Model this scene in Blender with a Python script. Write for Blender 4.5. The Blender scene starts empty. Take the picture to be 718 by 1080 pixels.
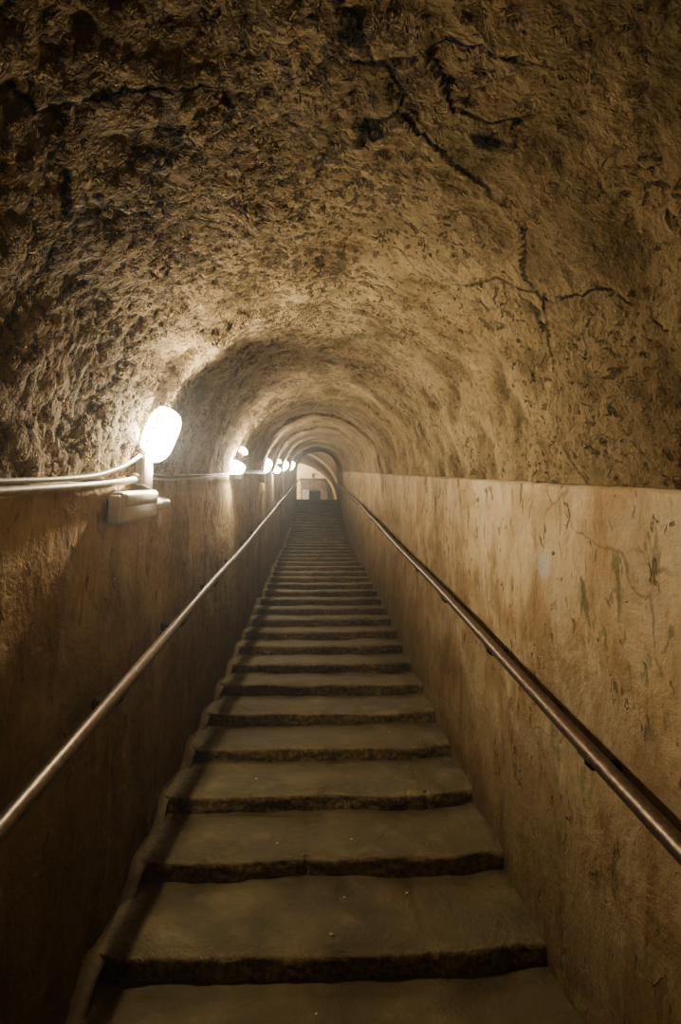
import bpy, bmesh, math, random
from mathutils import Vector, noise, Matrix
random.seed(7)
SC = bpy.context.scene
COL = SC.collection
T = math.tan(math.radians(12.5))          # slope of the tunnel
EYE = 1.6
YM = 18.1                                  # upper mouth of the tunnel
Y0 = -3.0
D = 0.405; R0 = D*T
K0, K1 = -8, 40
YS = 1.81

# ------------------------------------------------------------------ helpers
def link(o, parent=None):
    COL.objects.link(o)
    if parent is not None: o.parent = parent
    return o
def tag(o, label=None, cat=None, group=None, kind=None):
    if label: o['label'] = label
    if cat: o['category'] = cat
    if group: o['group'] = group
    if kind: o['kind'] = kind
    return o
def empty(name, loc, label, cat, group=None):
    o = bpy.data.objects.new(name, None); o.location = loc
    o.empty_display_size = .1
    link(o); return tag(o, label, cat, group)
def mesh_obj(name, verts, faces, mat, parent=None, smooth=True, offset=(0,0,0)):
    me = bpy.data.meshes.new(name)
    if offset != (0,0,0):
        ox, oy, oz = offset
        verts = [(v[0]-ox, v[1]-oy, v[2]-oz) for v in verts]
    me.from_pydata([tuple(v) for v in verts], [], faces)
    me.materials.append(mat)
    if smooth: me.polygons.foreach_set('use_smooth', [True]*len(me.polygons))
    me.update()
    o = bpy.data.objects.new(name, me); link(o, parent)
    if parent is None and offset != (0,0,0): o.location = offset
    return o
def grid_faces(nr, nc, flip=False, close=False):
    f = []
    cc = nc if close else nc-1
    for i in range(nr-1):
        for j in range(cc):
            a = i*nc+j; b = i*nc+(j+1) % nc; c = b+nc; d = a+nc
            f.append((a, d, c, b) if flip else (a, b, c, d))
    return f
def tube_geo(pts, r, n=12, cap=True):
    V = []; F = []
    P = [Vector(p) for p in pts]
    prev = None
    for i, p in enumerate(P):
        t = (P[min(i+1, len(P)-1)]-P[max(i-1, 0)]).normalized()
        if prev is None:
            up = Vector((0, 0, 1)) if abs(t.z) < .9 else Vector((1, 0, 0))
            a = t.cross(up).normalized()
        else:
            a = (prev-t*prev.dot(t)).normalized()
        prev = a; b = t.cross(a)
        rr = r(i/(len(P)-1)) if callable(r) else r
        for k in range(n):
            q = 2*math.pi*k/n
            V.append(p+a*math.cos(q)*rr+b*math.sin(q)*rr)
    F = grid_faces(len(P), n, close=True)
    if cap:
        F.append(tuple(range(n))[::-1]); F.append(tuple(range((len(P)-1)*n, len(P)*n)))
    return V, F
def merge(*gs):
    V = []; F = []
    for v, f in gs:
        o = len(V); V += list(v); F += [tuple(i+o for i in q) for q in f]
    return V, F
def box_geo(x0, x1, y0, y1, z0, z1, bev=.004, seg=2, shear=0.0):
    bm = bmesh.new(); bmesh.ops.create_cube(bm, size=1)
    for v in bm.verts:
        v.co = Vector(((x0+x1)/2+v.co.x*(x1-x0), (y0+y1)/2+v.co.y*(y1-y0), (z0+z1)/2+v.co.z*(z1-z0)))
    if bev: bmesh.ops.bevel(bm, geom=bm.edges[:], offset=bev, segments=seg, affect='EDGES', profile=.5)
    for v in bm.verts: v.co.z += shear*(v.co.y-(y0+y1)/2)
    bm.verts.index_update()
    V = [v.co.copy() for v in bm.verts]; F = [tuple(v.index for v in f.verts) for f in bm.faces]
    bm.free(); return V, F
def fb(x, y, z, s=1, o=4):
    return noise.fractal(Vector((x*s, y*s, z*s)), 1.0, 2.0, o)

# ------------------------------------------------------------------ materials
def newmat(name):
    m = bpy.data.materials.new(name); m.use_nodes = True
    nt = m.node_tree; nt.nodes.clear()
    out = nt.nodes.new('ShaderNodeOutputMaterial'); b = nt.nodes.new('ShaderNodeBsdfPrincipled')
    nt.links.new(b.outputs[0], out.inputs[0])
    return m, NT(nt), b, out
class NT:
    def __init__(s, nt): s.nt = nt
    def n(s, t, **kw):
        x = s.nt.nodes.new(t)
        for k, v in kw.items():
            if k in ('ins',):
                for i, val in v.items(): s.set(x, i, val)
            else: setattr(x, k, v)
        return x
    def set(s, node, i, val):
        if isinstance(val, bpy.types.NodeSocket): s.nt.links.new(val, node.inputs[i])
        else: node.inputs[i].default_value = val
    def math(s, op, a, b=0.0, c=0.0, clamp=False):
        x = s.n('ShaderNodeMath', operation=op, use_clamp=clamp)
        s.set(x, 0, a); s.set(x, 1, b)
        if op in ('MULTIPLY_ADD',): s.set(x, 2, c)
        return x.outputs[0]
    def noise(s, vec, scale, detail=4, rough=.55, dist=0.0):
        x = s.n('ShaderNodeTexNoise'); s.set(x, 'Vector', vec); s.set(x, 'Scale', scale)
        s.set(x, 'Detail', detail); s.set(x, 'Roughness', rough); s.set(x, 'Distortion', dist)
        return x.outputs['Fac']
    def ncol(s, vec, scale, detail=3):
        x = s.n('ShaderNodeTexNoise'); s.set(x, 'Vector', vec); s.set(x, 'Scale', scale); s.set(x, 'Detail', detail)
        return x.outputs['Color']
    def vor(s, vec, scale, feature='F1', out='Distance', rand=1.0):
        x = s.n('ShaderNodeTexVoronoi', feature=feature); s.set(x, 'Vector', vec); s.set(x, 'Scale', scale)
        s.set(x, 'Randomness', rand)
        return x.outputs[out]
    def ramp(s, f, stops, interp='LINEAR'):
        x = s.n('ShaderNodeValToRGB'); s.set(x, 0, f); cr = x.color_ramp; cr.interpolation = interp
        while len(cr.elements) < len(stops): cr.elements.new(.5)
        for e, (p, c) in zip(cr.elements, stops):
            e.position = p; e.color = (c, c, c, 1) if isinstance(c, (int, float)) else (*c, 1)
        return x.outputs[0]
    def maprange(s, f, a, b, c=0.0, d=1.0, smooth=True):
        x = s.n('ShaderNodeMapRange'); x.interpolation_type = 'SMOOTHSTEP' if smooth else 'LINEAR'
        for i, v in enumerate((f, a, b, c, d)): s.set(x, i, v)
        return x.outputs[0]
    def mix(s, f, a, b, mode='MIX'):
        x = s.n('ShaderNodeMix', data_type='RGBA', blend_type=mode)
        s.set(x, 0, f)
        for i, v in ((6, a), (7, b)):
            if isinstance(v, bpy.types.NodeSocket): s.nt.links.new(v, x.inputs[i])
            elif isinstance(v, (int, float)): x.inputs[i].default_value = (v, v, v, 1)
            else: x.inputs[i].default_value = (*v, 1)
        return x.outputs[2]
    def vmath(s, op, a, b=None, scale=None):
        x = s.n('ShaderNodeVectorMath', operation=op); s.set(x, 0, a)
        if b is not None: s.set(x, 1, b)
        if scale is not None: s.set(x, 'Scale', scale)
        return x.outputs[0]
    def pos(s): return s.n('ShaderNodeNewGeometry').outputs['Position']
    def sep(s, v):
        x = s.n('ShaderNodeSeparateXYZ'); s.set(x, 0, v); return x.outputs
    def comb(s, a, b, c):
        x = s.n('ShaderNodeCombineXYZ'); s.set(x, 0, a); s.set(x, 1, b); s.set(x, 2, c); return x.outputs[0]
    def bump(s, h, strength=.5, dist=.01, normal=None):
        x = s.n('ShaderNodeBump'); s.set(x, 'Height', h); s.set(x, 'Strength', strength); s.set(x, 'Distance', dist)
        if normal is not None: s.set(x, 'Normal', normal)
        return x.outputs[0]
    def disp(s, out, h):
        x = s.n('ShaderNodeDisplacement'); s.set(x, 'Height', h); s.set(x, 'Midlevel', 0.0); s.set(x, 'Scale', 1.0)
        s.nt.links.new(x.outputs[0], out.inputs['Displacement'])

def stone_vault():
    m, t, b, out = newmat('rough_vault_plaster')
    p = t.pos()
    xyz = t.sep(p)
    warp = t.vmath('ADD', p, t.vmath('SCALE', t.ncol(p, 4.0), scale=.16))
    near = t.maprange(xyz[1], 1.9, .9)                       # flaking stone shows only low in the tunnel
    farf = t.maprange(xyz[1], 2.5, 9.0)
    big = t.noise(p, 1.1, 3)
    med = t.noise(p, 5.0, 6, .62)
    pw = t.vmath('MULTIPLY', warp, (1.0, .75, 1.0))
    fine = t.noise(p, 34.0, 5, .7)
    # pits: ragged holes gathered in patches
    pn = t.noise(pw, 30.0, 4, .6, .6)
    dens = t.noise(p, 2.2, 2)
    dd = t.math('ADD', pn, t.math('MULTIPLY', dens, .42))
    dd = t.math('SUBTRACT', dd, t.maprange(xyz[0], -.1, .7, 0, .05))
    dd = t.math('SUBTRACT', dd, t.math('MULTIPLY', farf, .035))
    pit = t.maprange(dd, .765, .80)
    p2 = t.noise(t.vmath('MULTIPLY', pw, (.8, 1.15, 1.0)), 44.0, 3, .55, .5)
    dens2 = t.noise(p, 3.4, 3, .6)
    pit = t.math('MAXIMUM', pit, t.math('MULTIPLY', t.maprange(t.math('ADD', p2, t.math('MULTIPLY', dens2, .40)), .775, .81), t.maprange(xyz[0], .6, .0, .45, .95)))
    # bigger dark hollows
    hn = t.noise(warp, 6.5, 5, .6, .9)
    hole = t.math('MULTIPLY', t.maprange(hn, .655, .70), t.maprange(xyz[1], 5.5, 2.5))
    # slabs and cracks
    edge = t.vor(warp, 2.3, 'DISTANCE_TO_EDGE')
    cm = t.maprange(t.noise(p, 3.6, 3), .45, .55)
    crack = t.math('MULTIPLY', t.maprange(edge, .016, .003), t.math('MULTIPLY', cm, near))
    cell = t.sep(t.vor(warp, 2.3, 'F1', 'Color'))[0]
    c = t.ramp(med, [(.25, (.20, .145, .075)), (.42, (.38, .29, .165)), (.58, (.58, .455, .28)), (.8, (.74, .60, .39))])
    c = t.mix(t.maprange(big, .35, .7), c, t.mix(.45, c, (.34, .245, .125)))
    c = t.mix(t.math('MULTIPLY', near, .6), c, t.mix(cell, (.22, .155, .075), (.46, .35, .20)))
    green = t.math('MULTIPLY', t.maprange(t.noise(p, 3.1, 3), .56, .7), .45)
    c = t.mix(green, c, (.17, .155, .06))
    c = t.mix(t.math('MULTIPLY', farf, .30), c, (.42, .33, .21))
    c = t.mix(t.math('MULTIPLY', pit, .72), c, (.075, .055, .028))
    c = t.mix(t.math('MULTIPLY', hole, .6), c, (.06, .045, .022))
    c = t.mix(crack, c, (.012, .008, .005))
    c = t.mix(t.math('MULTIPLY', t.maprange(fine, .44, .36), .35), c, (.10, .07, .035))
    c = t.mix(t.maprange(t.math('ADD', med, t.math('MULTIPLY', fine, .2)), .60, .42, 0, .4), c, (.12, .08, .04))
    # vault colour made darker towards the near end
    c = t.mix(t.maprange(xyz[1], 3.0, 1.0, 0, .30), c, t.mix(1, c, (.55, .50, .42), 'MULTIPLY'))
    t.set(b, 'Base Color', c); t.set(b, 'Roughness', .85)
    t.set(b, 'Specular IOR Level', .25)
    h = t.math('MULTIPLY', t.math('SUBTRACT', med, .5), .045)
    h = t.math('ADD', h, t.math('MULTIPLY', t.math('SUBTRACT', t.noise(p, 12.0, 5, .6), .5), .022))
    h = t.math('SUBTRACT', h, t.math('MULTIPLY', pit, .007))
    h = t.math('SUBTRACT', h, t.math('MULTIPLY', hole, .012))
    h = t.math('SUBTRACT', h, t.math('MULTIPLY', crack, .002))
    h = t.math('ADD', h, t.math('MULTIPLY', t.math('MULTIPLY', t.math('SUBTRACT', cell, .5), near), .014))
    h = t.math('ADD', h, t.math('MULTIPLY', t.math('SUBTRACT', fine, .5), .006))
    t.disp(out, h)
    m.displacement_method = 'BOTH'
    return m

def wall_plaster(side):
    m, t, b, out = newmat('stained_lime_plaster_'+side)
    p = t.pos(); xyz = t.sep(p)
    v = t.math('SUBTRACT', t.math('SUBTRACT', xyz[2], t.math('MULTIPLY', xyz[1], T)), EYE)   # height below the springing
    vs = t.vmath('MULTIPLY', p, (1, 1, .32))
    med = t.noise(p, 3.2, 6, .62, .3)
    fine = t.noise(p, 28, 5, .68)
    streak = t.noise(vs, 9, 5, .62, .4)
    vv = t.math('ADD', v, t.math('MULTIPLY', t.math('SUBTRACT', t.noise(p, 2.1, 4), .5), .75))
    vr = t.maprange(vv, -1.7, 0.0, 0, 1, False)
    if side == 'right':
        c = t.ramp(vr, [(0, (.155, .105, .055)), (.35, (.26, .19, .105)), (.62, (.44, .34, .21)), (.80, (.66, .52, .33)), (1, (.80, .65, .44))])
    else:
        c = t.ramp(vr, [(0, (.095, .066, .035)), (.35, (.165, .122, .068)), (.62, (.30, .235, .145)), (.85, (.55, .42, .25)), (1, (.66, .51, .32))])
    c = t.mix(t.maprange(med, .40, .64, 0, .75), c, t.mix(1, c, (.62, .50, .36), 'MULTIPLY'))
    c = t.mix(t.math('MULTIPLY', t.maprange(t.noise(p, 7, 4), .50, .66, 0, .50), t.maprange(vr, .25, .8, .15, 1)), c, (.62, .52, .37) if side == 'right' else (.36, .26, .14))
    c = t.mix(t.maprange(streak, .52, .66, 0, .50), c, t.mix(1, c, (.52, .42, .30), 'MULTIPLY'))
    # dark flecks where the skin has come off
    fl = t.maprange(t.noise(t.vmath('MULTIPLY', p, (1, 1, .55)), 24, 3, .5, .8), .62, .66)
    fl = t.math('MULTIPLY', fl, t.maprange(t.noise(p, 2.4, 2), .38, .52))
    c = t.mix(t.math('MULTIPLY', fl, .7), c, (.13, .085, .04))
    blo = t.math('MULTIPLY', t.maprange(t.noise(vs, 12, 4, .6, .6), .60, .655), t.maprange(t.noise(p, 3.0, 1), .48, .57))
    c = t.mix(t.math('MULTIPLY', blo, .8), c, (.17, .135, .06))
    gr = t.math('MULTIPLY', t.maprange(t.noise(vs, 16, 4, .6, .6), .54, .62), t.maprange(t.noise(p, 1.9, 2), .50, .60))
    c = t.mix(t.math('MULTIPLY', gr, .7), c, (.20, .19, .075))
    # hair cracks
    wp = t.vmath('ADD', p, t.vmath('SCALE', t.ncol(p, 2.5), scale=.5))
    cr = t.math('MULTIPLY', t.maprange(t.vor(wp, 1.6, 'DISTANCE_TO_EDGE'), .009, .002), t.maprange(t.noise(p, 1.7, 1), .54, .6))
    c = t.mix(t.math('MULTIPLY', cr, .38), c, (.10, .065, .03))
    if side == 'right':
        # pale bluish rubbed patch
        dv = t.vmath('SUBTRACT', p, (.73, 1.71, EYE+1.71*T-.307))
        ln = t.n('ShaderNodeVectorMath', operation='LENGTH'); t.set(ln, 0, dv)
        pm = t.math('ADD', ln.outputs['Value'], t.math('MULTIPLY', t.math('SUBTRACT', t.noise(p, 30, 3), .5), .09))
        c = t.mix(t.maprange(pm, .07, .01, 0, .8), c, (.62, .62, .60))
    t.set(b, 'Base Color', c); t.set(b, 'Roughness', .72); t.set(b, 'Specular IOR Level', .3)
    h = t.math('MULTIPLY', t.math('SUBTRACT', med, .5), .030)
    h = t.math('ADD', h, t.math('MULTIPLY', t.math('SUBTRACT', t.noise(vs, 7, 4, .55), .5), .010))
    h = t.math('SUBTRACT', h, t.math('MULTIPLY', fl, .003))
    h = t.math('SUBTRACT', h, t.math('MULTIPLY', blo, .002))
    h = t.math('ADD', h, t.math('MULTIPLY', t.math('SUBTRACT', fine, .5), .0045))
    t.disp(out, h); m.displacement_method = 'BOTH'
    return m

def step_stone():
    m, t, b, out = newmat('worn_stair_stone')
    p = t.pos(); g = t.n('ShaderNodeNewGeometry')
    nz = t.sep(g.outputs['Normal'])[2]
    rnd = t.n('ShaderNodeObjectInfo').outputs['Random']
    med = t.noise(p, 4.0, 6, .6, .4)
    fine = t.noise(p, 45, 5, .7)
    c = t.ramp(med, [(.3, (.080, .064, .030)), (.5, (.140, .112, .056)), (.72, (.235, .19, .105))])
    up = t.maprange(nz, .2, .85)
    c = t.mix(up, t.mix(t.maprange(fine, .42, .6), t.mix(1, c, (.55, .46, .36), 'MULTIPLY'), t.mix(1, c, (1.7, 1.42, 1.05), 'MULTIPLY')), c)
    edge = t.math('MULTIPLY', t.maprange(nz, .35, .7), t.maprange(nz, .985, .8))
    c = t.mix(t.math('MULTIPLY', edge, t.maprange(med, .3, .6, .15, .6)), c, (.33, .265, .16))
    c = t.mix(t.maprange(fine, .38, .30, 0, .6), c, (.04, .028, .014))
    c = t.mix(t.maprange(t.noise(p, 9, 4), .55, .7, 0, .35), c, (.30, .25, .14))
    c = t.mix(t.maprange(rnd, 0, 1, 0, .28, False), c, (.12, .085, .04))
    t.set(b, 'Base Color', c)
    t.set(b, 'Roughness', t.maprange(med, .3, .7, .50, .72)); t.set(b, 'Specular IOR Level', .4)
    h = t.math('ADD', t.math('MULTIPLY', med, 1.2), t.math('MULTIPLY', fine, .35))
    t.set(b, 'Normal', t.bump(h, 1.0, .030))
    return m

def simple(name, col, rough=.6, metal=0.0, nscale=20, var=.35, bumpd=.0, spec=.5):
    m, t, b, out = newmat(name)
    tc = t.n('ShaderNodeTexCoord').outputs['Object']
    n_ = t.noise(tc, nscale, 5, .6)
    dark = tuple(x*(1-var) for x in col)
    c = t.mix(t.maprange(n_, .35, .65), dark, col)
    t.set(b, 'Base Color', c); t.set(b, 'Roughness', rough); t.set(b, 'Metallic', metal)
    t.set(b, 'Specular IOR Level', spec)
    if bumpd: t.set(b, 'Normal', t.bump(n_, .6, bumpd))
    return m
def emit(name, col, strength):
    """ribbed clear glass lit from the bulb inside: lets most of the light through"""
    m, t, b, out = newmat(name)
    t.nt.nodes.remove(b)
    tc = t.n('ShaderNodeTexCoord').outputs['Object']
    w = t.n('ShaderNodeTexWave'); w.bands_direction = 'Z'; t.set(w, 'Vector', tc); t.set(w, 'Scale', 45.0)
    e = t.n('ShaderNodeEmission'); t.set(e, 'Color', (*col, 1))
    t.set(e, 'Strength', t.maprange(w.outputs['Fac'], 0, 1, strength*.75, strength, False))
    tr = t.n('ShaderNodeBsdfTransparent'); mx = t.n('ShaderNodeMixShader'); t.set(mx, 0, .30)
    t.nt.links.new(tr.outputs[0], mx.inputs[1]); t.nt.links.new(e.outputs[0], mx.inputs[2])
    t.nt.links.new(mx.outputs[0], out.inputs[0])
    m.cycles.emission_sampling = 'NONE' if strength < 0 else 'AUTO'
    return m

M = dict(
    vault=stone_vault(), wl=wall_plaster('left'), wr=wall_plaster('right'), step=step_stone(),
    rail=simple('brown_painted_steel', (.22, .17, .125), .42, .7, 60, .35, .0006),
    iron=simple('dark_iron', (.06, .045, .035), .6, .5, 60, .4, .001),
    white=simple('white_plastic', (.72, .68, .60), .45, 0, 30, .12),
    grey=simple('grey_metal_box', (.34, .33, .31), .5, .3, 30, .2),
    cable=simple('white_cable', (.66, .60, .50), .5, 0, 40, .2),
    bulbglass=simple('frosted_plug_plastic', (.85, .82, .74), .2, 0, 20, .1),
    cream=simple('cream_room_plaster', (.74, .62, .44), .8, 0, 1.6, .22, .01),
    roomgrey=simple('grey_room_plaster', (.44, .36, .26), .85, 0, 3, .35, .01),
    surround=simple('grey_brown_block_stone', (.24, .19, .14), .8, 0, 6, .5, .02),
    dark=simple('flat_black', (.018, .014, .012), .7, 0, 20, .4),  # near-black lining of the opening, also used on the bracket
    pale=simple('pale_blue_grey_panel', (.50, .52, .56), .5, 0, 8, .2),
    curb=simple('dirty_plaster_fillet', (.17, .125, .075), .8, 0, 9, .5, .01),
    crumb=simple('pale_crumb', (.75, .68, .55), .8, 0, 40, .2),
    lamp=emit('lit_glass', (1.0, .86, .64), 60),
    lampf=emit('lit_glass_far', (1.0, .86, .64), 60),
    lamps=emit('lit_glass_small', (1.0, .86, .62), 40),
)

# ------------------------------------------------------------------ tunnel path
def sstep(a, b, x):
    q = max(0., min(1., (x-a)/(b-a))); return q*q*(3-2*q)
def xs(y): return -.085*sstep(3, 21, y)*1.1
def pt(x, y, v): return Vector((x+xs(y), y, EYE+y*T+v))
RINGS = [4.25, 5.9, 7.75, 11.0, 14.6]
def ring(y):
    """saw-tooth of the vault: each length starts tight and opens out towards the next"""
    prev = 2.0; o = 0
    ys = [2.0]+RINGS+[19.5]
    if y < 2.0: return 0.0
    for i in range(len(ys)-1):
        if ys[i] <= y < ys[i+1]:
            q = (y-ys[i])/(ys[i+1]-ys[i])
            amp = .0 if i == 0 else .042
            start = -amp*sstep(0, .05, y-ys[i])
            return start*(1-sstep(0, 1, q))+0.0
    return 0
ys = [Y0+i*.1 for i in range(int((0.3-Y0)/.1))]
y = .3
while y < YM:
    ys.append(y); y += .0105 if y < 2.6 else .0041*y
ys.append(YM)
extra = []
for r in RINGS+[2.0]: extra += [r+k*.008 for k in range(-2, 9)]
ys = sorted(set([round(q, 4) for q in ys+extra]))

def build_vault():
    N = 215; V = []
    for y in ys:
        ro = ring(y)
        for j in range(N):
            a = math.pi*j/(N-1)
            ca, sa = math.cos(a), math.sin(a)
            left = max(0, -ca)
            r = .712+ro*(.45+.55*sa)
            # the first length of vault stands proud on the lamp side and ends beside the first lamp
            r += -.010*left
            r += .038*(sstep(.15, .75, left))*sstep(2.02, 1.97, y)*-0.0
            r += .012*sstep(2.0, 1.93, y)*sstep(.1, .8, left)
            r -= .022*sstep(1.93, 1.97, y)*sstep(4.0, 2.2, y)*sstep(.1, .7, left)
            k = .030*fb(ca*1.0, y*.8, sa*1.0+4, 1.3, 3)+.014*fb(ca*2, y*1.4, sa*2+9, 1.8, 3)
            k *= min(1, .25+2*sa)
            r += k
            edge = .008*sstep(.12, 0, sa)
            V.append(pt(.02+(r+edge)*ca, y, -.035+r*sa*1.0))
    o = mesh_obj('ceiling', V, grid_faces(len(ys), N), M['vault'])
    tag(o, 'rough pitted barrel vault of flaking brown plaster over the stairs', 'vault', kind='structure')
    return o
def wall_x(side, y, v):
    s = 1 if side == 'right' else -1
    x = .732 if side == 'right' else .695
    x += .016*fb(s*3.1, y*.9, v*.5, 1.0, 3)+.010*fb(s*7.7, y*2.6, v*.25, 1.0, 2)
    if side == 'right': x -= .030*sstep(8.35, 8.42, y)*sstep(13.5, 9.5, y)
    if side == 'left':
        x += .03*sstep(-.9, -1.6, v)*0
        x -= .02*sstep(6.3, 6.4, y)*sstep(9., 7., y)+.02*sstep(10., 10.1, y)*sstep(13, 11, y)
        x += .003*sstep(-.02, -.05, v)+.012*sstep(-.02, -.9, v)*0
    else:
        x += .004*sstep(-.03, -.05, v)
    return s*x
def build_wall(side):
    N = 118; V = []
    for y in ys:
        for j in range(N):
            q = j/(N-1)
            v = -.028-1.80*q
            if j == 0:
                V.append(pt((.80 if side == 'right' else -.80), y, -.022)); continue
            V.append(pt(wall_x(side, y, v), y, v))
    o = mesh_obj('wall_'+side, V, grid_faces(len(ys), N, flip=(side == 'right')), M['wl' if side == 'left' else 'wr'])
    # make sure that normals look into the tunnel
    n = o.data.polygons[len(o.data.polygons)//2].normal
    if (n.x > 0) == (side == 'right'): o.data.flip_normals()
    lab = {'left': 'dark stained plaster wall on the side with the lamps and cables', 'right': 'pale cream plaster wall with brown and green stains above the handrail'}
    tag(o, lab[side], 'wall', kind='structure')
    return o
ce = build_vault()
n = ce.data.polygons[(len(ys)//2)*214+107].normal
if n.z > 0: ce.data.flip_normals()
build_wall('left'); build_wall('right')

# ------------------------------------------------------------------ staircase
def lift(k): return .046*max(0, k-30)
def base_z(k): return (YS+k*D)*T+lift(k)
stair = empty('staircase', (0, YS, base_z(0)), 'long straight flight of worn brown stone steps climbing the tunnel', 'staircase')
TOPZ = base_z(K1)+R0+.046
def make_step(k):
    rng = random.Random(k*13+5)
    y0 = YS+k*D+rng.uniform(-.012, .012); z0 = base_z(k); rise = R0+(.046 if k >= 30 else 0)
    ztop = z0+rise; dep = D+.07
    nx = 110 if 0 <= k < 6 else (64 if k < 14 else 30)
    if k < 0: nx = 40
    XL, XR = -.745, .78
    seams = [rng.uniform(-.6, .6) for _ in range(rng.choice((0, 1, 1, 2)))]
    if k == 0: seams = [.36]
    if k == 1: seams = [-.05]
    if k == 2: seams = [.5]
    prof = []
    nt_ = 16
    for i in range(nt_): prof.append(('t', 1-i/(nt_-1)))
    for i in range(1, 6): prof.append(('r', i/6))
    for i in range(9): prof.append(('f', i/8))
    V = []
    for (kind, q) in prof:
        for i in range(nx):
            x = XL+(XR-XL)*i/(nx-1)
            c = 1-(x/.74)**2
            nose = .026*fb(x, k*3.7, 1.5, 1.7, 3)+.012*fb(x, k*5.1, 7, 6, 4)
            sag = -.010*c+.009*fb(x, k*2.3, 3, 1.6, 2)
            endr = .035*sstep(.52, .72, x)+.02*sstep(-.58, -.72, x)
            rr = .021+.010*fb(x, k*1.7, 5, 4, 3)
            if kind == 't':
                yy = rr+q*(dep-rr); zz = 0
                wear = max(0, 1-yy/.16)
                zz += sag*(.3+.7*wear)+.011*fb(x, yy+k*9, 0, 3.4, 5)-.005*wear*wear-.008*(1-q)
                ny = nose*(1-q)**2
            elif kind == 'r':
                a = q*math.pi/2
                yy = rr*(1-math.sin(a)); zz = -rr*(1-math.cos(a))+sag-.013
                ny = nose
            else:
                zz = (-rr+sag-.013)*(1-q)+(-rise-.05)*q
                yy = .004*q+.012*math.sin(q*math.pi)*fb(x, k, 2, 3, 2)+.010*fb(x*3, k*4+q*2, 8, 3, 4)+.010*q
                ny = nose*(1-q*.35)
            yy += ny+endr*(1 if kind != 't' else (1-q))
            for s in seams:
                d_ = abs(x-s-.012*fb(yy*6, zz*6, s*5, 2, 2))
                sw = .013 if k < 4 else .008
                if d_ < sw:
                    if kind == 't': zz -= .006*(1-d_/sw)
                    else: yy += .016*(1-d_/sw)
            V.append(Vector((x+xs(y0), y0+yy, ztop+zz)))
    nr = len(prof)
    # underside so that each step is a solid block
    for i in range(nx):
        v = V[(nr-1)*nx+i]; V.append(Vector((v.x, v.y+dep*.9, v.z)))
    for i in range(nx):
        V.append(V[i].copy())
    F = grid_faces(nr+2, nx)
    F.append(tuple(r*nx for r in range(nr+1))[::-1]); F.append(tuple(r*nx+nx-1 for r in range(nr+1)))
    off = Vector((0, YS, base_z(0)))
    o = mesh_obj('step', [v-off for v in V], F, M['step'], stair)
    n_ = o.data.polygons[nx*2].normal
    if n_.z < 0: o.data.flip_normals()
    return o
for k in range(K0, K1+1): make_step(k)

# wavy plaster fillet along the foot of the walls, following the steps
def fillet(side, name):
    s = -1 if side == 'left' else 1
    V = []; rows = 0
    nn = 9
    yy = .9
    while yy < YM-.1:
        kf = (yy-YS)/D; k = math.floor(kf); fr = kf-k
        z = base_z(k)+R0*(1.0+.95*sstep(.62, .98, fr)+.0)+.012
        w = .054+.014*fb(yy*3, s, 0, 1.2, 2)
        wx = wall_x(side, yy, -1.2)
        for j in range(nn):
            a = math.pi*.5*j/(nn-1)
            x = wx - s*(w*(1-math.cos(a)))+s*.012
            zz = z-.040+(.085)*(1-math.sin(a))+.006*fb(yy*4, 3, s, 1, 2)
            V.append(Vector((x+xs(yy)-0, yy, zz)))
        rows += 1
        yy += .03 if yy < 6 else .08
    o = mesh_obj(name, V, grid_faces(rows, nn), M['curb'])
    tag(o, 'wavy plaster fillet where the dark wall meets the steps', 'skirting', kind='structure')
    if (o.data.polygons[4].normal.x > 0) == (s > 0): o.data.flip_normals()
fillet('left', 'baseboard_left')

# ------------------------------------------------------------------ handrails
def rail_v(side, y):
    if side == 'left': return -.742+.0225*y
    return -.728+.021*y if y < 9 else -.728+.021*9+.013*(y-9)
def handrail(side, label):
    s = -1 if side == 'left' else 1
    X = .612 if side == 'left' else .665
    root = empty('handrail', pt(s*X, 1, rail_v(side, 1)), label, 'handrail')
    off = root.location.copy()
    P = []; y = -2.4; end = YM-.15
    while y <= end:
        w = .006*math.sin(y*.9)+.004*math.sin(y*2.3+1)
        P.append(pt(s*X, y, rail_v(side, y)+w)-off); y += .1
    V, F = tube_geo(P, .0205, 20)
    mesh_obj('rail', V, F, M['rail'], root)
    by = []
    y = {'left': 1.75, 'right': 1.36}[side]-1.5
    while y < YM-.3: by.append(y); y += .75
    for y in by:
        c = pt(s*X, y, rail_v(side, y)-.012)-off
        wx = wall_x(side, y, -.7)
        w = Vector((wx+xs(y)+s*.01, c.y+off.y, c.z+off.z-.035))-off
        g1 = tube_geo([c, c+Vector((0, 0, -.022)), c+Vector((s*.012, 0, -.034)), w], .006, 8)
        a = w-Vector((s*.012, 0, 0)); 
        g2 = tube_geo([w-Vector((s*.018, 0, 0)), w+Vector((s*.012, 0, 0))], .020, 14)
        g3 = box_geo(c.x-.012, c.x+.012, c.y-.022, c.y+.022, c.z-.009, c.z-.004, .001, 1, T)
        V, F = merge(g1, g2, g3)
        mesh_obj('bracket', V, F, M['iron'], root)
    return root
handrail('left', 'shiny brown metal handrail on the darker wall beneath the lamps')
handrail('right', 'brown metal handrail fixed along the pale stained wall')

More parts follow.
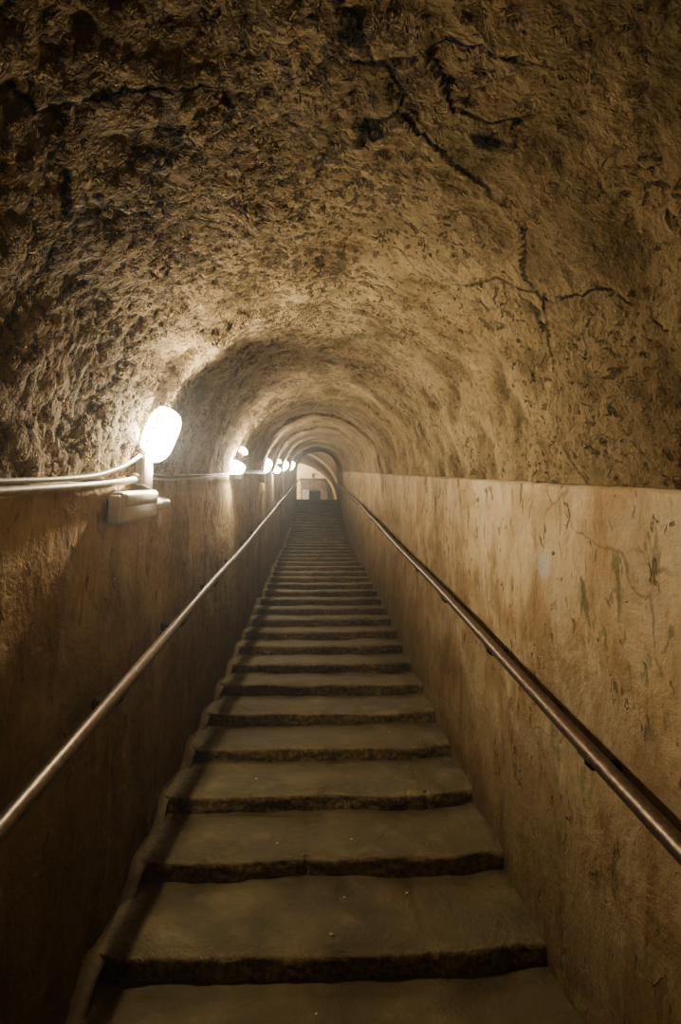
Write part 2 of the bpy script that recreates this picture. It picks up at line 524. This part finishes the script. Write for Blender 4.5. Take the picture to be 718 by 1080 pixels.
# ------------------------------------------------------------------ lamps
def superdome(w, h, d, e=3.6, nu=36, nv=10):
    """bulging lens, rim in the local YZ plane, bulge along +X"""
    V = []; 
    for i in range(nv+1):
        a = math.pi/2*i/nv
        rr = math.cos(a)**.5 if i < nv else 0.0; x = d*math.sin(a)
        for j in range(nu):
            q = 2*math.pi*j/nu; c, s = math.cos(q), math.sin(q)
            k = (abs(c)**e+abs(s)**e)**(-1/e)
            V.append(Vector((x, w/2*rr*k*c, h/2*rr*k*s)))
    return V, grid_faces(nv+1, nu, close=True)
def oval_plate(w, h, d, x0, e=3.2, nu=36):
    V = []; F = []
    for (x, sc) in ((x0, .0), (x0, 1.0), (x0+d*.8, 1.0), (x0+d, .96), (x0+d, 0.0)):
        for j in range(nu):
            q = 2*math.pi*j/nu; c, s = math.cos(q), math.sin(q)
            k = (abs(c)**e+abs(s)**e)**(-1/e)
            V.append(Vector((x, w/2*sc*k*c, h/2*sc*k*s)))
    return V, grid_faces(5, nu, close=True)
def guard_geo(w, h, d, r=.0022):
    gs = []
    def onshell(y, z, lift=.006):
        k = max(0, 1-(abs(2*y/w)**2.6+abs(2*z/h)**2.6))
        return Vector((.004+(d+lift)*k**.5, y, z))
    for f in (-.28, 0, .28):
        gs.append(tube_geo([onshell(f*w, h/2*t_) for t_ in [i/10-1 for i in range(21)]], r, 6))
    for f in (-.25, 0, .25):
        gs.append(tube_geo([onshell(w/2*t_, f*h) for t_ in [i/10-1 for i in range(21)]], r, 6))
    rim = []
    for j in range(37):
        q = 2*math.pi*j/36; c, s = math.cos(q), math.sin(q); k = (abs(c)**3.2+abs(s)**3.2)**(-1/3.2)
        rim.append(Vector((.004, w/2*1.02*k*c, h/2*1.02*k*s)))
    gs.append(tube_geo(rim, .004, 8))
    return merge(*gs)
def bulkhead(y, v, label, w=.15, h=.215, d=.075, x=-.665, turn=-32, mat='lamp', group=None, power=48):
    p = pt(x, y, v)
    root = empty('bulkhead_lamp', p, label, 'lamp', group)
    root.rotation_euler = (math.radians(-15), math.radians(13), math.radians(turn))
    V, F = oval_plate(w*1.1, h*1.08, .026, -.026); mesh_obj('housing', V, F, M['white'], root)
    V, F = superdome(w, h, d); mesh_obj('lens', V, F, M[mat], root)
    bl = bpy.data.lights.new('bulb', 'POINT'); bl.energy = power; bl.color = (1.0, .88, .67); bl.shadow_soft_size = .018
    bo = bpy.data.objects.new('bulb', bl); bo.location = (.028, 0, 0); link(bo, root)
    V, F = guard_geo(w, h, d); mesh_obj('wire_guard', V, F, M['white'], root)
    return root
def hooded(y, v, label, x=-.64, group=None):
    p = pt(x, y, v)
    root = empty('hooded_lamp', p, label, 'lamp', group)
    V = []; nu = 20; nv = 8; r = .052
    for i in range(nv+1):
        a = math.pi/2*i/nv
        for j in range(nu+1):
            q = math.pi*2*j/nu
            V.append(Vector((r*math.cos(a)*math.cos(q), r*1.2*math.cos(a)*math.sin(q), r*1.1*math.sin(a))))
    F = grid_faces(nv+1, nu+1)
    base = [(0, 0, -.002)]+[V[j] for j in range(nu+1)]
    V2 = V+[Vector((0, 0, -.001))]; c = len(V2)-1
    F += [(j+1, j, c) for j in range(nu)]
    mesh_obj('diffuser', V2, F, M['lamps'], root)
    V, F = box_geo(-.10, -.035, -.03, .03, -.012, .05, .004); mesh_obj('mounting_arm', V, F, M['grey'], root)
    return root
bulkhead(2.02, .142, 'large glowing oval bulkhead lamp nearest the camera, above the white junction box', turn=-50, x=-.632, power=85)
bulkhead(-1.7, .14, 'added oval bulkhead lamp, unseen behind the viewpoint, lighting the fronts of the steps', turn=-8, x=-.650, power=24)  # added lamp out of view, brightens the risers
far = [
    (4.12, .018, .11, .095, 'glowing lamp second up the wall, under a small half round lamp'),
    (6.55, .052, .09, .17, 'tall glowing oval lamp third along the wall'),
    (8.10, .002, .11, .10, 'glowing lamp further up the wall, under the farther half round lamp'),
    (10.35, .085, .11, .18, 'bright oval lamp just short of the last one at the top'),
    (13.3, .115, .15, .22, 'last bright lamp on the wall, nearest the room at the top'),
]
for y, v, w, h, lab in far:
    bulkhead(y, v, lab, w=w, h=h, mat='lampf', turn=-38, x=-.655)
hooded(4.30, .135, 'small half round lamp glowing above the second lamp')
hooded(8.45, .118, 'small half round lamp glowing above a low lamp further up the wall')

# electrical bits by the first lamp
def thing_mesh(name, geo, mat, label, cat, group=None, base=None, smooth=True):
    V, F = geo
    xs_ = [v[0] for v in V]; ys_ = [v[1] for v in V]; zs_ = [v[2] for v in V]
    off = ((min(xs_)+max(xs_))/2, (min(ys_)+max(ys_))/2, min(zs_))
    o = mesh_obj(name, V, F, mat, None, smooth, off)
    return tag(o, label, cat, group)
zj = EYE+2.0*T
jb = empty('junction_box', (-.68, 2.0, zj-.065), 'small upright white junction box directly beneath the nearest lamp', 'junction box')
off = jb.location
def child(name, geo, mat, parent, smooth=True):
    V, F = geo; o = parent.location
    return mesh_obj(name, [Vector(v)-o for v in V], F, mat, parent, smooth)
child('box_body', box_geo(-.70, -.652, 1.955, 2.045, zj-.068, zj+.034, .005, 2), M['grey'], jb)
child('cover', box_geo(-.654, -.644, 1.950, 2.050, zj-.072, zj+.038, .003, 2), M['white'], jb)
child('cable_gland', tube_geo([(-.672, 1.93, zj-.045), (-.672, 1.962, zj-.043)], .014, 14), M['white'], jb)
z1 = EYE+1.9*T
eb = empty('connector_box', (-.66, 1.9, z1-.185), 'long pale plastic box with a frosted rounded tip below the junction box', 'electrical box')
child('box_body', box_geo(-.676, -.628, 1.715, 2.08, z1-.188, z1-.082, .014, 4, T*.9), M['white'], eb)
child('front_cap', box_geo(-.674, -.634, 1.702, 1.722, z1-.224, z1-.130, .009, 3), M['white'], eb)
child('lid', box_geo(-.672, -.621, 1.730, 2.06, z1-.134, z1-.088, .010, 3, T*.9), M['white'], eb)
child('mount', box_geo(-.72, -.670, 1.80, 2.02, z1-.170, z1-.100, .004, 2, T*.9), M['grey'], eb)
tip = []
P = [(-.655, 2.07, z1-.10), (-.655, 2.12, z1-.092), (-.655, 2.20, z1-.078), (-.655, 2.27, z1-.066), (-.655, 2.30, z1-.062)]
child('frosted_tip', tube_geo(P, lambda q: [.030, .026, .027, .022, .008][int(round(q*4))], 16), M['bulbglass'], eb)
def cable(pts, r, label, n=10):
    # Catmull-Rom through the points
    P = [pt(*p) for p in pts]; Q = []
    for i in range(len(P)-1):
        a = P[max(0, i-1)]; b = P[i]; c = P[i+1]; d = P[min(len(P)-1, i+2)]
        for s in range(8):
            t = s/8
            Q.append(.5*((2*b)+(c-a)*t+(2*a-5*b+4*c-d)*t*t+(3*b-a-3*c+d)*t**3))
    Q.append(P[-1])
    return thing_mesh('cable', tube_geo(Q, r, n), M['cable'], label, 'cable')
cable([(-.665, -2.5, -.05), (-.667, 0, -.049), (-.668, .7, -.050), (-.670, 1.13, -.052), (-.668, 1.5, -.052), (-.668, 1.75, -.048), (-.672, 1.95, -.040)], .0115,
      'thicker white cable along the ledge, running into the junction box')
cable([(-.668, -2.5, -.034), (-.670, 0, -.026), (-.670, .7, -.028), (-.672, 1.13, -.030), (-.674, 1.4, -.030), (-.676, 1.62, -.022), (-.672, 1.78, .000), (-.668, 1.87, .022), (-.664, 1.95, .048)], .0075,
      'thinner white cable curving up to the back of the nearest lamp')
for j, lab in ((0, 'upper of two thin cables running from the junction box on up the ledge'), (1, 'lower of two thin cables running from the junction box on up the ledge')):
    pts = [(-.668, 2.04, -.018-.016*j)]
    y = 2.4
    while y < YM-.3:
        pts.append((-.668+.004*math.sin(y*2), y, -.026-.016*j+.008*math.sin(y*1.5+j))); y += .8
    cable(pts, .0055, lab, 8)
for (y, v, lab) in ((4.35, -.045, 'small pale junction box under the second lamp'), (6.25, -.105, 'small pale junction box below the third lamp'),
                    (9.9, -.08, 'tiny pale junction box hanging below the lamps near the top')):
    c = pt(-.668, y, v)
    o = empty('junction_box', c, lab, 'junction box')
    child('box_body', box_geo(c.x-.03, c.x+.02, c.y-.05, c.y+.05, c.z-.045, c.z+.035, .006, 2), M['white'], o)
    child('cover', box_geo(c.x+.018, c.x+.027, c.y-.053, c.y+.053, c.z-.048, c.z+.038, .002, 1), M['white'], o)

# ------------------------------------------------------------------ crumbs on the treads
for i, (x, k, q) in enumerate([(-.16, 1, .25), (.14, 1, .30), (.05, 0, -.0), (.42, 3, .55), (-.45, 1, .6), (-.1, -1, .6), (.0, -1, .72), (.33, 0, .75), (-.3, 2, .4), (.2, -1, .55), (-.42, -1, .5), (.1, 0, .7)]):
    bm = bmesh.new(); bmesh.ops.create_icosphere(bm, subdivisions=1, radius=.0035+.002*(i % 3)*.5)
    for v in bm.verts: v.co = Vector((v.co.x*1.3, v.co.y, v.co.z*.6))+Vector([random.uniform(-.001, .001) for _ in range(3)])
    me = bpy.data.meshes.new('plaster_crumb'); bm.to_mesh(me); bm.free(); me.materials.append(M['crumb'])
    o = bpy.data.objects.new('plaster_crumb', me); link(o)
    q = max(q, .2)
    o.location = (x, YS+k*D+q*D, base_z(k)+R0-.0045)
    tag(o, 'tiny pale plaster crumb lying on one of the lowest treads', 'crumb', 'plaster crumbs on the lowest treads')

# ------------------------------------------------------------------ room at the top
ZF = TOPZ-.01
def slab(name, x0, x1, y0, y1, z0, z1, mat, label, cat, bev=0):
    V, F = box_geo(x0, x1, y0, y1, z0, z1, bev, 1)
    o = mesh_obj(name, V, F, M[mat], None, False)
    return tag(o, label, cat, kind='structure')
slab('floor', -3.2, 3.2, YM+.25, 22.6, ZF-.12, ZF-.03, 'step', 'stone landing floor of the room at the top', 'floor')
slab('wall_far', -3.2, 3.2, 22.4, 22.6, ZF-.1, ZF+3.6, 'cream', 'cream plastered end wall of the room at the top', 'wall')
slab('wall_room_left', -3.2, -3.0, YM, 22.5, ZF-.1, ZF+3.6, 'cream', 'cream side wall of the room at the top, on the lamp side', 'wall')
slab('wall_room_right', 3.0, 3.2, YM, 22.5, ZF-.1, ZF+3.6, 'cream', 'cream side wall of the room at the top, opposite the lamps', 'wall')
slab('ceiling_room', -3.2, 3.2, YM, 22.5, ZF+3.5, ZF+3.7, 'roomgrey', 'plaster ceiling of the room at the top', 'ceiling')
# arch wall with a round-headed opening standing off to the left
def arch_wall():
    cx, cz, r = -1.07, ZF+.10, 1.72
    ya, yb = 18.95, 20.3
    V = []; F = []; n = 48
    outer = []
    for i in range(n+1):
        a = math.pi*i/n
        ix, iz = cx+r*math.cos(a), cz+r*math.sin(a)
        # outer rectangle point along the same ray
        dx, dz = math.cos(a), math.sin(a)
        lx = (3.05-cx)/dx if dx > 1e-6 else ((-3.05-cx)/dx if dx < -1e-6 else 1e9)
        lz = (ZF+3.5-cz)/dz if dz > 1e-6 else 1e9
        L = min(lx, lz); ox, oz = cx+dx*L, cz+dz*L
        V += [Vector((ix, ya, iz)), Vector((ox, ya, oz)), Vector((ix, yb, iz)), Vector((ox, yb, oz))]
    b0 = len(V)
    for i in range(n):
        a, c = i*4, (i+1)*4
        F += [(a, a+1, c+1, c), (a+2, c+2, c+3, a+3), (a, c, c+2, a+2)]
    # corner triangles
    V += [Vector((3.05, ya, ZF+3.5)), Vector((-3.05, ya, ZF+3.5))]
    for i in range(n):
        p, q = V[i*4+1], V[(i+1)*4+1]
        if abs(p.z-q.z) > 1e-4 and abs(p.x-q.x) > 1e-4:
            F.append((i*4+1, b0 if p.x > 0 else b0+1, (i+1)*4+1))
    # jambs down to the floor
    for sx, ox in ((1, 3.05), (-1, -3.05)):
        k = len(V); xi = cx+sx*r
        for y_ in (ya, yb):
            V += [Vector((xi, y_, ZF-.05)), Vector((ox, y_, ZF-.05)), Vector((ox, y_, cz)), Vector((xi, y_, cz))]
        F += [(k, k+1, k+2, k+3), (k+4, k+7, k+6, k+5), (k, k+3, k+7, k+4)]
    o = mesh_obj('wall_arch', V, F, M['roomgrey'], None, False)
    tag(o, 'plaster cross wall pierced by a wide round arch beyond the last step', 'arch', kind='structure')
    # pale band round the arch
    V = []; 
    for i in range(n+1):
        a = math.pi*i/n-.06*(1-2*i/n)*0
        for (rr, y_) in ((r+.16, ya+.002), (r+.16, ya-.03), (r-.004, ya-.03), (r-.004, yb+.01)):
            V.append(Vector((cx+rr*math.cos(a), y_, cz+rr*math.sin(a))))
    o = mesh_obj('trim_1', V, grid_faces(n+1, 4), M['cream'], None, True)
    tag(o, 'pale cream band lining the round arch', 'trim', kind='structure')
arch_wall()
# tunnel mouth piece closing the gap round the vault
def mouth_wall():
    V = []; F = []; n = 40
    cx, cz, r = .02+xs(YM), EYE+YM*T-.035, .70
    for i in range(n+1):
        a = math.pi*i/n; dx, dz = math.cos(a), math.sin(a)
        lx = (3.05-cx)/dx if dx > 1e-6 else ((-3.05-cx)/dx if dx < -1e-6 else 1e9)
        lz = (ZF+3.5-cz)/dz if dz > 1e-6 else 1e9
        L = min(lx, lz)
        V += [Vector((cx+r*dx, YM+.02, cz+r*dz)), Vector((cx+L*dx, YM+.02, cz+L*dz))]
    for i in range(n): F.append((i*2, i*2+1, i*2+3, i*2+2))
    for sx in (1, -1):
        k = len(V); xi = cx+sx*r; ox = sx*3.05
        V += [Vector((xi, YM+.02, ZF-.2)), Vector((ox, YM+.02, ZF-.2)), Vector((ox, YM+.02, cz)), Vector((xi, YM+.02, cz))]
        F.append((k, k+1, k+2, k+3))
    o = mesh_obj('wall_mouth', V, F, M['cream'], None, False)
    tag(o, 'plaster wall around the upper mouth of the tunnel', 'wall', kind='structure')
mouth_wall()
# stone block with black opening against the end wall
X = 22.0
fp = empty('stone_fireplace', (-.22, 22.1, ZF-.03), 'grey brown stone block with a square black opening in the room at the top', 'fireplace')
zt = ZF+1.47; zo = ZF+1.0; base = ZF-.03
g = merge(box_geo(-.77, -.40, 21.9, 22.42, base, zt, .01), box_geo(.07, .34, 21.9, 22.42, base, zt, .01), box_geo(-.40, .07, 21.9, 22.42, zo, zt, .01))
child('surround', g, M['surround'], fp, False)
child('mantel', box_geo(-.82, .40, 21.84, 22.42, zt, zt+.06, .01), M['surround'], fp, False)
child('opening', merge(box_geo(-.40, .07, 22.30, 22.42, base, zo, 0), box_geo(-.40,-.385,21.93,22.35,base,zo,0), box_geo(.055,.07,21.93,22.35,base,zo,0), box_geo(-.4,.07,21.93,22.35,zo-.015,zo,0)), M['dark'], fp, False)
child('rubble_courses', merge(*[box_geo(-.76+.13*i+random.uniform(-.01, .01), -.76+.13*i+.10, 21.87, 21.95, zo+.06+.21*j, zo+.06+.21*j+.17, .012) for i in range(8) for j in range(2)]), M['surround'], fp, False)
thing_mesh('wall_panel', box_geo(-.69, -.42, 21.75, 21.82, ZF-.03, ZF+1.0, .01), M['pale'], 'pale blue grey panel standing against the stone block at the top', 'panel', smooth=False)
thing_mesh('niche_shadow_strip', box_geo(.43, .55, 22.25, 22.39, ZF-.03, ZF+1.5, .01), M['roomgrey'], 'narrow grey strip standing in for the niche shadow beside the stone block at the top', 'shadow_strip', smooth=False)  # solid grey strip put in for the shadow of the niche
wb = empty('wall_bracket', (-.25, 22.36, ZF+1.72), 'small black angled bracket on the cream wall above the stone block', 'bracket')
child('plate', box_geo(-.30, -.25, 22.32, 22.42, ZF+1.66, ZF+1.82, .004), M['dark'], wb, False)
child('arm', tube_geo([(-.28, 22.33, ZF+1.82), (-.20, 22.30, ZF+1.85), (-.08, 22.30, ZF+1.82)], .014, 8), M['dark'], wb)

# ------------------------------------------------------------------ light
def light(name, kind, loc, energy, col, size=.1, rot=None):
    l = bpy.data.lights.new(name, kind); l.energy = energy; l.color = col
    if kind == 'AREA': l.size = size
    else: l.shadow_soft_size = size
    o = bpy.data.objects.new(name, l); o.location = loc
    if rot: o.rotation_euler = rot
    return link(o)
light('room_light', 'POINT', (-1.6, 20.9, ZF+2.4), 420, (1, .85, .62), .15)
light('room_light', 'POINT', (1.2, 18.55, ZF+2.6), 60, (1, .85, .62), .15)

w = bpy.data.worlds.new('world'); SC.world = w; w.use_nodes = True
nt = w.node_tree; bg = nt.nodes['Background']
bg.inputs[0].default_value = (.5, .38, .22, 1); bg.inputs[1].default_value = .02
HAZE = 0.026
if HAZE:
    vs = nt.nodes.new('ShaderNodeVolumeScatter'); vs.inputs['Density'].default_value = HAZE
    vs.inputs['Anisotropy'].default_value = .55; vs.inputs['Color'].default_value = (.86, .93, 1, 1)
    nt.links.new(vs.outputs[0], nt.nodes['World Output'].inputs['Volume'])

# ------------------------------------------------------------------ camera
cam = bpy.data.cameras.new('camera'); co = bpy.data.objects.new('camera', cam); link(co)
cam.sensor_fit = 'VERTICAL'; cam.sensor_height = 36; cam.lens = 36*560/1080
cam.clip_start = .02
co.location = (0, 0, EYE); co.rotation_euler = (math.radians(98), 0, math.radians(-2.35))
SC.camera = co
SC.view_settings.view_transform = 'AgX'
SC.view_settings.look = 'AgX - Medium High Contrast'
SC.view_settings.exposure = 0.0
SC.cycles.max_bounces = 7
SC.cycles.diffuse_bounces = 4
SC.cycles.volume_bounces = 0
SC.cycles.sample_clamp_indirect = 6
SC.cycles.use_denoising = True
SC.cycles.use_adaptive_sampling = True
SC.cycles.adaptive_threshold = .02
